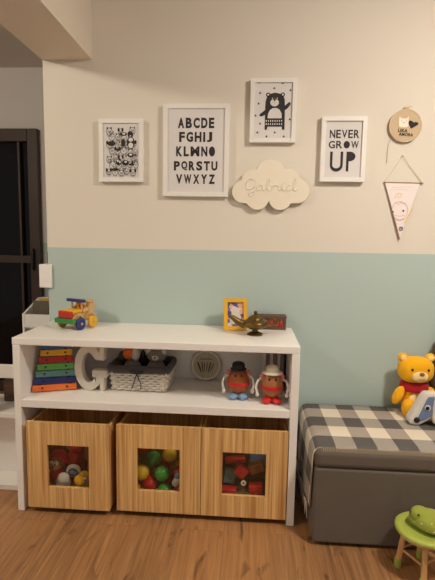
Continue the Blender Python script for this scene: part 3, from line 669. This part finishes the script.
# cloud plaque
p = W(270.5, 185.7, -.009)
cl = empty('cloud_plaque', 'cream cloud shaped wall plaque with a raised name in script', 'plaque', (p.x, -.001, p.z))
cs = [(212, 78, 75), (128, 112, 62), (78, 163, 58), (150, 196, 58), (265, 196, 58), (350, 158, 61), (300, 108, 62), (215, 130, 80), (110, 175, 50), (325, 180, 40)]
U = .00092; pts = []
for i in range(140):
    a = 2*PI*i/140; best = 0; dx, dz = math.cos(a), math.sin(a)
    for (x, z, r_) in cs:
        x, z, r_ = (x-215)*U, (130-z)*U, r_*U; bq = dx*x+dz*z; dd = bq*bq-(x*x+z*z-r_*r_)
        if dd >= 0: best = max(best, bq+math.sqrt(dd))
    pts.append((dx*best, dz*best))
MB().box(-.06, .06, -.0118, 0, -.04, .04).build('wall_spacer', 'cloud', cl)
MB().prism(pts, -.028, -.012).build('board', 'cloud', cl, .002)
S = {'G': [[(.95, 1.75), (.6, 2.0), (.25, 1.6), (.08, 1.0), (.2, .35), (.6, .3), (.95, .7), (1.15, 1.3), (1.2, 1.7), (1.15, .8), (1.1, 0), (.95, -.6), (.6, -.85), (.45, -.6), (.8, -.2), (1.4, .15)]],
     'a': [[(.75, .85), (.4, 1.0), (.1, .6), (.2, .1), (.5, .1), (.75, .5), (.8, .95), (.8, .3), (1.0, .05), (1.2, .2)]],
     'b': [[(0, .2), (.35, .9), (.6, 1.7), (.45, 2.1), (.28, 1.6), (.25, .6), (.35, .1), (.65, .1), (.8, .5), (.7, .9), (.75, .8), (1.0, .75)]],
     'r': [[(0, .7), (.2, .95), (.3, 1.05), (.4, .85), (.7, .85), (.65, .3), (.85, .05), (1.05, .25)]],
     'i': [[(0, .2), (.25, .95), (.25, .3), (.45, .05), (.65, .25)], [(.28, 1.3), (.32, 1.38)]],
     'e': [[(0, .25), (.35, .5), (.55, .8), (.38, 1.02), (.15, .7), (.2, .2), (.5, .05), (.8, .3)]],
     'l': [[(0, .2), (.35, 1.0), (.55, 1.75), (.4, 2.1), (.22, 1.6), (.22, .5), (.4, .05), (.7, .3)]]}
mb = MB(); X = 0; adv = dict(G=1.3, a=1.1, b=.95, r=.9, i=.6, e=.72, l=.7); sc_ = .0385
for ch in 'Gabriel':
    for st in S[ch]: mb.tube(smooth_line([(-.117+(X+q[0])*sc_, -.0285, -.026+q[1]*sc_*.72) for q in st], 5), .0033, 6)
    X += adv[ch]
mb.build('raised_name', 'cloud', cl, 0, 180)
# embroidery hoop
p = W(405, 126, -.008)
hp = empty('embroidery_hoop', 'round tan embroidery hoop with a stitched cat face, dark heart and lettering', 'embroidery hoop', (p.x, -.001, p.z)); R_ = .073
MB().lathe([(R_-.006, 0), (R_, 0), (R_, .016), (R_-.006, .016)], 56, None, 'y', True).build('ring', 'hoopwood', hp, .001)
MB().lathe([(0, .003), (R_-.0062, .003), (R_-.0062, .0145), (0, .0145)], 48, None, 'y').build('cloth', 'linen', hp)
MB().box(-.010, .010, -.016, -.004, R_+.0005, R_+.010).build('clasp', 'hoopwood', hp, .001)
MB().tube(smooth_line([(.008, -.010, R_+.006), (.016, -.012, R_+.012), (.024, -.012, R_+.009)]), .0014, 6).build('tie', 'linen', hp, 0, 180)
yf = -.0150; mm = lambda zx, zz: ((zx-218)/10.87*.00463, (237-zz)/10.87*.00463)
mb = MB(); mb.prism([mm(*p) for p in ((150, 245), (148, 190), (150, 140), (172, 165), (225, 165), (245, 140), (246, 190), (246, 245), (225, 255), (170, 255))], yf-.0008, yf); mb.build('cat_face', 'cream', hp)
mb = MB(); 
for p in ((175, 190), (222, 190)): c0 = mm(*p); mb.tube([(c0[0]+q*.0035, yf-.0012, c0[1]+(.0015-.003*abs(q))) for q in (-1, -.5, 0, .5, 1)], .0008, 5)
c0 = mm(198, 208); mb.prism([(c0[0]-.004, c0[1]+.002), (c0[0]+.004, c0[1]+.002), (c0[0], c0[1]-.003)], yf-.0014, yf-.0009); mb.build('face_stitches', 'brown', hp)
mb = MB(); mb.prism([mm(*p) for p in ((276, 270), (250, 225), (245, 200), (258, 184), (280, 190), (300, 206), (320, 200), (345, 208), (350, 222), (330, 240))], yf-.001, yf); mb.build('heart', 'ink', hp)
mb = MB()
for row, (xa, xb_, za, zb_) in (('LIKA', (145, 245, 308, 272)), ('AMORA', (158, 308, 345, 312))):
    a, c_ = mm(xa, za); b, d = mm(xb_, zb_); mb.mesh(text_mesh(row, a, b, c_, d, yf-.0003, .0003, .03, 1.05), Matrix.Rotation(.06, 4, 'Y'))
mb.build('lettering', 'ink', hp, 0)
MB().tube(smooth_line([(-.056, -.004, -.044), (-.066, -.003, -.075), (-.070, -.002, -.110), (-.071, -.002, -.165)]), .001, 5).build('hanging_line', 'linen', hp, 0, 180)  # thin curved line running down from the lower left of the hoop
# pennant
p0, p1, pt_, pn = (W(384.5, 182.5, -.005), W(422.5, 183.3, -.005), W(399.3, 239.5, -.005), W(403, 155.5, -.005))
pe = empty('pennant', 'pale pink triangular pennant with a round baby face hanging on a stick', 'pennant', (pn.x, -.001, pn.z))
L = lambda v: (v.x-pn.x, v.z-pn.z)
a, b, c_ = L(p0), L(p1), L(pt_)
MB().prism([a, (b[0]-.012, b[1]), c_], -.0065, -.0045).build('cloth', 'pennant', pe)
MB().tube([(a[0]-.004, -.0055, a[1]), (b[0]+.003, -.0055, b[1])], .0028, 8).build('stick', 'tan_edge', pe)
MB().tube([(a[0], -.0055, a[1]+.003), (0, -.007, -.002), (b[0], -.0055, b[1]+.003)], .0016, 6).build('string', 'cream', pe)
MB().tube([(a[0]+.001, -.0065, a[1]-.002), (c_[0], -.0065, c_[1])], [.0014, .0036], 6).build('cord_edge', 'tan_edge', pe)
MB().lathe([(0, -.001), (.003, -.001), (.004, .010), (0, .012)], 12, Matrix.Translation((0, 0, 0)), 'y').build('pin', 'cream', pe)
mm = lambda zx, zz: L(W(380+zx/7.74, 170+zz/7.74, -.005))
def ln(mb_, pts, w): mb_.tube([(mm(*q)[0], -.0068, mm(*q)[1]) for q in pts], w, 5)
mb = MB(); ln(mb, ((90, 135), (180, 133), (255, 131)), .0009); ln(mb, ((85, 155), (150, 152), (215, 150)), .0009)
mb.tube([(v.x, -.0068, v.z) for v in smooth_line([Vector((mm(*q)[0], 0, mm(*q)[1])) for q in ((112, 225), (125, 190), (150, 180), (165, 195), (150, 215), (135, 205), (165, 182))])], .0014, 5)
mb.build('swirl_print', 'palegold', pe, 0); mb = MB(); ln(mb, ((245, 300), (190, 410)), .0042); mb.build('stroke_print', 'palegold', pe, 0)
mb = MB(); mb.tube([(mm(152+62*math.cos(i*PI/14), 315+70*math.sin(i*PI/14))[0], -.0068, mm(152+62*math.cos(i*PI/14), 315+70*math.sin(i*PI/14))[1]) for i in range(28)], .0011, 5, True)
ln(mb, ((105, 270), (120, 250), (140, 270), (160, 250), (180, 265), (200, 255)), .0011); ln(mb, ((110, 350), (150, 358), (190, 350)), .0009); ln(mb, ((110, 385), (150, 392), (190, 378)), .0012); mb.build('face_outline', 'palepink', pe, 0)
mb = MB()
for q in ((98, 325), (178, 317)): c0 = mm(*q); mb.prism(arc(c0[0], c0[1], .0042, .0045, 0, 360, 14), -.0078, -.0066)
mb.build('eyes', 'ink', pe, 0)
mb = MB(); c0 = mm(160, 455); mb.tube([(c0[0]+.008*math.cos(i*PI/10), -.0068, c0[1]+.008*math.sin(i*PI/10)) for i in range(20)], .0024, 6, True); mb.prism(arc(c0[0], c0[1], .004, .004, 0, 360, 12), -.0074, -.0066); mb.build('flower', 'greyink', pe, 0)

# plate and red strip at the wall corner
sb = empty('switch_plate', 'small white box plate sticking out at the left wall corner', 'switch', (0, 0, .998))
MB().box(-.052, -.0125, .002, .060, -.058, .058).build('housing', 'white', sb, .003); MB().box(-.052, .011, -.016, -.0015, -.058, .058).build('cover_plate', 'white', sb, .003); MB().box(-.032, -.010, -.0172, -.0163, -.022, .022).build('rocker', 'white', sb, .001)
tag(MB().box(-.019, -.0125, .006, .012, 1.06, 1.118).build('red_strip', 'red'), 'thin red strip at the wall corner just above the white plate', 'strip')

# ------------------------------------------------------------------ left: low rack and book rack
ls = empty('open_rack', 'white open rack left of the toy shelf, cut by the photo edge', 'rack', (0, 0, 0))
box('front_rail', 'white', -.8, -.006, -.245, -.225, .545, .606, ls)
box('shelf_board', 'white', -.8, -.006, -.245, -.0, .354, .378, ls)
box('bottom_board', 'white', -.8, -.006, -.245, -.1205, .0, .026, ls)
box('back_panel', 'white', -.8, -.006, -.12, -.108, .0, .3535, ls)
box('post', 'white', -.245, -.162, -.2445, -.2255, .3785, .5445, ls, .001); box('post', 'white', -.024, -.006, -.2445, -.0015, .3785, .5445, ls, .001)
box('side_panel', 'white', -.024, -.006, -.2445, -.1205, .0265, .3535, ls, .001); box('side_panel', 'white', -.8, -.782, -.2445, -.1205, .0265, .3535, ls, .001)
bxx = empty('storage_box', 'dark brown box on the middle board of the white rack at the left edge', 'box', (-.125, -.07, .3785))
MB().box(-.085, .05, -.03, .06, 0, .10).build('body', 'brownwood', bxx, .004); MB().box(-.087, .052, -.032, .062, .1005, .108).build('lid', 'darkframe', bxx, .003)
br_ = empty('book_rack', 'white rack with sloping sides and a few books, seen past the wall corner', 'rack', (0, 0, 0))
for x0 in (-.232, .08): MB().prism_x([(.15, 0), (.36, 0), (.36, .838), (.335, .838), (.15, .774)], x0, x0+.012).build('side_panel', 'white', br_, .001)
box('front_lip', 'white', -.2196, .0796, .151, .163, .70, .772, br_); box('tier_board', 'white', -.2196, .0796, .1635, .358, .69, .70, br_, 0)
box('tier_board', 'white', -.2196, .0796, .151, .358, .45, .462, br_, 0); box('back_panel', 'white', -.2196, .0796, .3585, .37, 0, .838, br_, 0)
box('front_lip', 'white', -.2196, .0796, .151, .163, .4625, .53, br_)
for i, (x, c_, h, rz, lb) in enumerate(((-.214, 'olive', .14, 0, 'dark olive book leaning at the left in the white book rack'), (-.185, 'gold', .15, 0, 'yellow book in the middle of the white book rack'), (-.155, 'brownwood', .16, 0, 'brown book beside the yellow one in the white book rack'), (-.12, 'offwhite', .165, 0, 'tall white book at the right in the white book rack'))):
    bk_ = empty('picture_book', lb, 'book', (x+.01, .19+.03*i, .7025), 0, 'books in the white rack', None, (-.2, 0, -.1))
    MB().box(0, .09, 0, .003, 0, h).box(0, .09, .011, .014, 0, h).box(0, .003, .003, .011, 0, h).build('cover', c_, bk_); MB().box(.0032, .088, .0032, .0108, .002, h-.003).build('pages', 'cream', bk_)

kb = empty('storage_box', 'brown box on the lower tier of the white book rack behind the wall corner', 'box', (-.07, .26, .4625))
MB().box(-.148, .148, -.094, .094, 0, .16).build('body', 'brownwood', kb, .004); MB().box(-.149, .149, -.095, .095, .1605, .18).build('lid', 'brownwood', kb, .003)

# ------------------------------------------------------------------ storage bench, throw, toys
OX0, OX1, OY0, OY1, OT = 1.260, 2.25, -.508, -.022, .396
ot = empty('storage_bench', 'long grey upholstered storage bench with a padded lid', 'bench', (0, 0, 0))
MB().box(OX0, OX1, OY0, OY1, .014, .322).build('body', 'grey', ot, .009, 40, None, 0, 4)
MB().box(OX0-.002, OX1+.002, OY0-.002, OY1+.002, .3225, OT).build('lid', 'grey', ot, .022, 40, None, 0, 5)
for x in (OX0+.04, OX1-.04):
    for y in (OY0+.04, OY1-.04): MB().lathe([(0, 0), (.016, 0), (.018, .004), (.018, .0138), (0, .0138)], 16, Matrix.Translation((x, y, 0))).build('foot', 'black', ot)
bm = bmesh.new(); uvl = bm.loops.layers.uv.new('UVMap'); rnd = random.Random(5)
path = []          # (s, x, z) across the bench, from right end to the hanging left end
zt = OT+.0022; s_ = 0
def addp(x, z):
    global s_
    if path: s_ += math.hypot(x-path[-1][1], z-path[-1][2])
    path.append((s_, x, z))
NX = 46
for i in range(NX): addp(2.22-(2.22-(OX0+.026))*i/(NX-1), zt)
for i in range(1, 8):
    a = PI/2*i/7; addp(OX0+.026-.0315*math.sin(a), zt-.0315*(1-math.cos(a)))
for i in range(1, 15): addp(OX0-.006-.0004*i, zt-.0315-.0165*i)
NY = 26; grid = []
for i, (sv, x, z) in enumerate(path):
    row = []
    for j in range(NY):
        t = j/(NY-1); yy = OY1-.004+(OY0+.017-OY1+.004)*t; hang = max(0, (i-NX-5)/16)
        yy2 = yy+(.0+.03*hang*t); xx = x-.0035*hang*(1+math.sin(t*17+1.2)) if i > NX+6 else x
        zz = z-(.0075*max(0, (t-.93)/.07)**2 if i < NX else 0)
        row.append((bm.verts.new((xx, yy2, zz)), (2.22-OX0-sv, (OY1-.004-yy))))
    grid.append(row)
for i in range(len(grid)-1):
    for j in range(NY-1):
        q = (grid[i][j], grid[i+1][j], grid[i+1][j+1], grid[i][j+1]); f = bm.faces.new([v[0] for v in q])
        for lp_, v in zip(f.loops, q): lp_[uvl].uv = v[1]
bmesh.ops.recalc_face_normals(bm, faces=bm.faces[:])
me = bpy.data.meshes.new('check_throw'); bm.to_mesh(me); bm.free(); me.materials.append(M['check']); me.shade_smooth()
th = empty('check_throw', 'black grey and cream checked throw blanket draped over the bench', 'blanket')
cloth = bpy.data.objects.new('cloth', me); COL.objects.link(cloth); cloth.parent = th
sm = cloth.modifiers.new('thickness', 'SOLIDIFY'); sm.thickness = .0035; sm.offset = 1 if me.polygons[0].normal.z > 0 else -1
mb = MB(); ex, ez = path[-1][1], path[-1][2]
for i in range(74):
    y = OY1-.012+(OY0+.055-OY1+.012)*i/73; w = rnd.uniform(-.005, .004); l = rnd.uniform(.055, .085)
    mb.tube([(ex-.006, y+.02*i/73, ez+.003), (ex-.004+w*.4, y+.02*i/73+rnd.uniform(-.004, .004), ez-l*.5), (ex-.004+w, y+.02*i/73+rnd.uniform(-.008, .008), ez-l)], [.0017, .0015, .0008], 5)
mb.build('fringe', 'f_offwhite', th, 0, 180); th.children[-1]['kind'] = 'stuff'
mb = MB(); n_st = 110
for i in range(n_st):
    x = 2.2-(2.2-OX0-.02)*i/n_st; mb.tube([(x, OY0+.0195, zt+.0030), (x+.001, OY0+.011, zt-.0005), (x+.001, OY0+.0075, zt-.0042), (x+.001, OY0+.0045, zt-.0085)], .0012, 4)
for i in range(34):
    z = zt-.03-i*.0068; hang = i/34; mb.tube([(OX0-.0115, OY0+.018+.03*hang, z), (OX0-.0085, OY0+.006+.03*hang, z-.001)], .0011, 4)
mb.build('hem_stitching', 'linen', th, 0, 180); th.children[-1]['kind'] = 'stuff'

ZB = OT+.0065
# golden teddy bear
td = empty('teddy_bear', 'golden yellow teddy bear with a red scarf sitting against the wall on the bench', 'soft toy', (1.768, -.092, ZB), .03)
MB().ell((0, .012, .077), (.056, .045, .078), 2.3).build('torso', 'f_golden', td, 0, 180)
MB().ell((0, -.0275, .066), (.036, .012, .040)).build('belly_patch', 'f_muzzle', td, 0, 180)
MB().ell((.012, -.056, .118), (.016, .012, .012)).build('scarf_knot', 'f_crimson', td, 0, 180)
hd = MB().ell((-.002, -.002, .209), (.079, .055, .061), 2.6).build('head', 'f_golden', td, 0, 180)
MB().ell((0, -.050, .190), (.036, .020, .025), 2.2).build('muzzle', 'f_muzzle', hd, 0, 180)
MB().ell((.002, -.068, .205), (.0115, .008, .009)).build('nose', 'brown', hd, 0, 180)
MB().tube(smooth_line([(-.016, -.066, .186), (-.006, -.070, .182), (.008, -.070, .182), (.018, -.066, .186)]), .0013, 6).build('mouth', 'brown', hd, 0, 180)
for sx in (-1, 1):
    MB().ell((sx*.036, -.053, .220), (.0058, .004, .0068)).build('eye', 'black', hd, 0, 180)
    er = MB().ell((sx*.062, .002, .265), (.023, .012, .021)).build('ear', 'f_golden', hd, 0, 180)
    MB().ell((sx*.062, -.009, .265), (.014, .004, .013)).build('ear_lining', 'f_muzzle', er, 0, 180)
    MB().ell((sx*.078, -.012, .088), (.022, .023, .046), 2.1, (.0, sx*-.42, 0)).build('arm', 'f_golden', td, 0, 180)
    lg = MB().ell((sx*.040, -.052, .042), (.033, .030, .042), 2.2, (.15, sx*.06, 0)).build('leg', 'f_golden', td, 0, 180)
MB().lathe([(.040, .112), (.062, .110), (.0655, .122), (.064, .138), (.058, .147), (.040, .148)], 32, Matrix.Translation((0, .008, 0)) @ Matrix.Diagonal((1, .84, 1, 1))).build('scarf', 'f_crimson', td, 0, 60)
# blue and white toy dog
dg = empty('dog_plush', 'white and denim blue plush dog lying on the bench before the teddy bear', 'soft toy', (0, -.214, ZB))
def dogp(q): v = W(399.5+q[0]/12.43, 380+q[1]/12.43, -.235); return (v.x, v.z-ZB)
hp_ = [(122, 505), (112, 470), (128, 438), (195, 330), (268, 215), (318, 152), (350, 135), (480, 140), (560, 240), (560, 420), (470, 470), (380, 448), (300, 492), (245, 520), (180, 524)]
zmin = min(dogp(q)[1] for q in hp_); sh = lambda q: (dogp(q)[0], dogp(q)[1]-zmin+.001)
MB().prism([sh(q) for q in hp_], -.030, .024).build('head', 'f_offwhite', dg, .013, 180, None, 0, 4)
MB().prism([sh(q) for q in ((222, 425), (330, 205), (350, 172), (425, 168), (440, 250), (405, 330), (395, 405), (330, 440), (238, 472), (222, 455))], -.0345, -.026).build('face_patch', 'f_denim', dg, .003)
c0 = sh((205, 455)); MB().ell((c0[0], -.033, c0[1]), (.013, .008, .013)).build('nose', 'black', dg, 0, 180)
c0 = sh((338, 305)); e_ = MB().ell((c0[0], -.035, c0[1]), (.0125, .004, .0135)).build('eye', 'offwhite', dg, 0, 180); MB().ell((c0[0]-.002, -.0385, c0[1]), (.0085, .003, .0095)).build('pupil', 'black', e_, 0, 180)
MB().prism([sh(q) for q in ((415, 200), (470, 180), (520, 230), (530, 400), (500, 500), (440, 512), (395, 480), (388, 420), (400, 300))], -.045, -.0305).build('ear', 'f_offwhite', dg, .006, 180, None, 0, 3)
c0 = sh((640, 360)); MB().ell((c0[0]+.045, -.005, .05), (.085, .045, .05), 2.3).build('torso', 'f_denim', dg, 0, 180)
# dark olive rounded form filling in a dark area at the right edge
cu = empty('form', 'dark olive rounded form by the wall at the right photo edge', 'form', (1.985, -.045, ZB+.205))
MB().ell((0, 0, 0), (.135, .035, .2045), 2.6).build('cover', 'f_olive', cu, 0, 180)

# ------------------------------------------------------------------ little green stool
st = empty('child_stool', 'small round lime green stool with wooden legs before the bench', 'stool', (1.641, -.614, 0), .0)
MB().lathe([(0, .150), (.090, .150), (.094, .153), (.094, .1595), (0, .1595)], 40).build('seat_base', 'natural', st)
MB().lathe([(0, .160), (.096, .160), (.101, .164), (.101, .171), (.096, .1755), (.078, .1755), (.070, .1715), (0, .1710)], 44).build('seat', 'lime', st, 0, 50)
for i in range(4):
    a = math.radians(164+90*i)-PI/2-.75; fx, fy = .081*math.cos(a+PI/2+.75), .081*math.sin(a+PI/2+.75); tx, ty = fx*.80, fy*.80
    lg = MB().tube([(fx*.97, fy*.97, .030), (tx, ty, .1495)], [.0105, .0095], 14).build('leg', 'natural', st, 0, 60)
    MB().lathe([(0, 0), (.012, 0), (.0135, .004), (.0125, .032), (0, .033)], 16, Matrix.Translation((fx, fy, 0))).build('foot_cap', 'lime', lg)
    b_ = a+PI; gx, gy = .078*.92*math.cos(a+PI/2+.75), .078*.92*math.sin(a+PI/2+.75); hx_, hy_ = .078*.92*math.cos(a+PI+.75), .078*.92*math.sin(a+PI+.75)
    MB().tube([(gx*.93, gy*.93, .068+.012*(i % 2)), (hx_*.93, hy_*.93, .068+.012*(i % 2))], .0045, 8).build('stretcher', 'natural', st)
tt = empty('green_plush', 'lime green domed plush animal with black bead eyes on the little stool', 'soft toy', (1.659, -.616, .1722), -.55); tt.scale = (1.0, 1.0, .82)
def dome(p):
    x, y_, z = p; u_ = (x+.06)/.12; return (x, y_*(1-.25*max(0, -x/.06)), z*(1.0) if z > 0 else z*.55)
MB().ell((0, 0, .0285), (.074, .058, .050), 2.25, None, 30, 18, dome).build('shell', 'f_lime', tt, 0, 180)
MB().ell((-.034, -.004, .052), (.034, .036, .034), 2.1).build('head', 'f_lime', tt, 0, 180)
for e_ in ((-.064, -.018, .058), (-.034, -.036, .070)): MB().ell(e_, (.0042, .0042, .0042)).build('eye', 'black', tt, 0, 180)
for q in ((-.02, -.050, .045), (-.045, -.036, .034), (.0, -.054, .024), (.012, -.048, .058), (.022, -.056, .03)): MB().ell(q, (.0028, .0028, .0028)).build('bead', 'cream', tt, 0, 180)
bpy.context.view_layer.update()
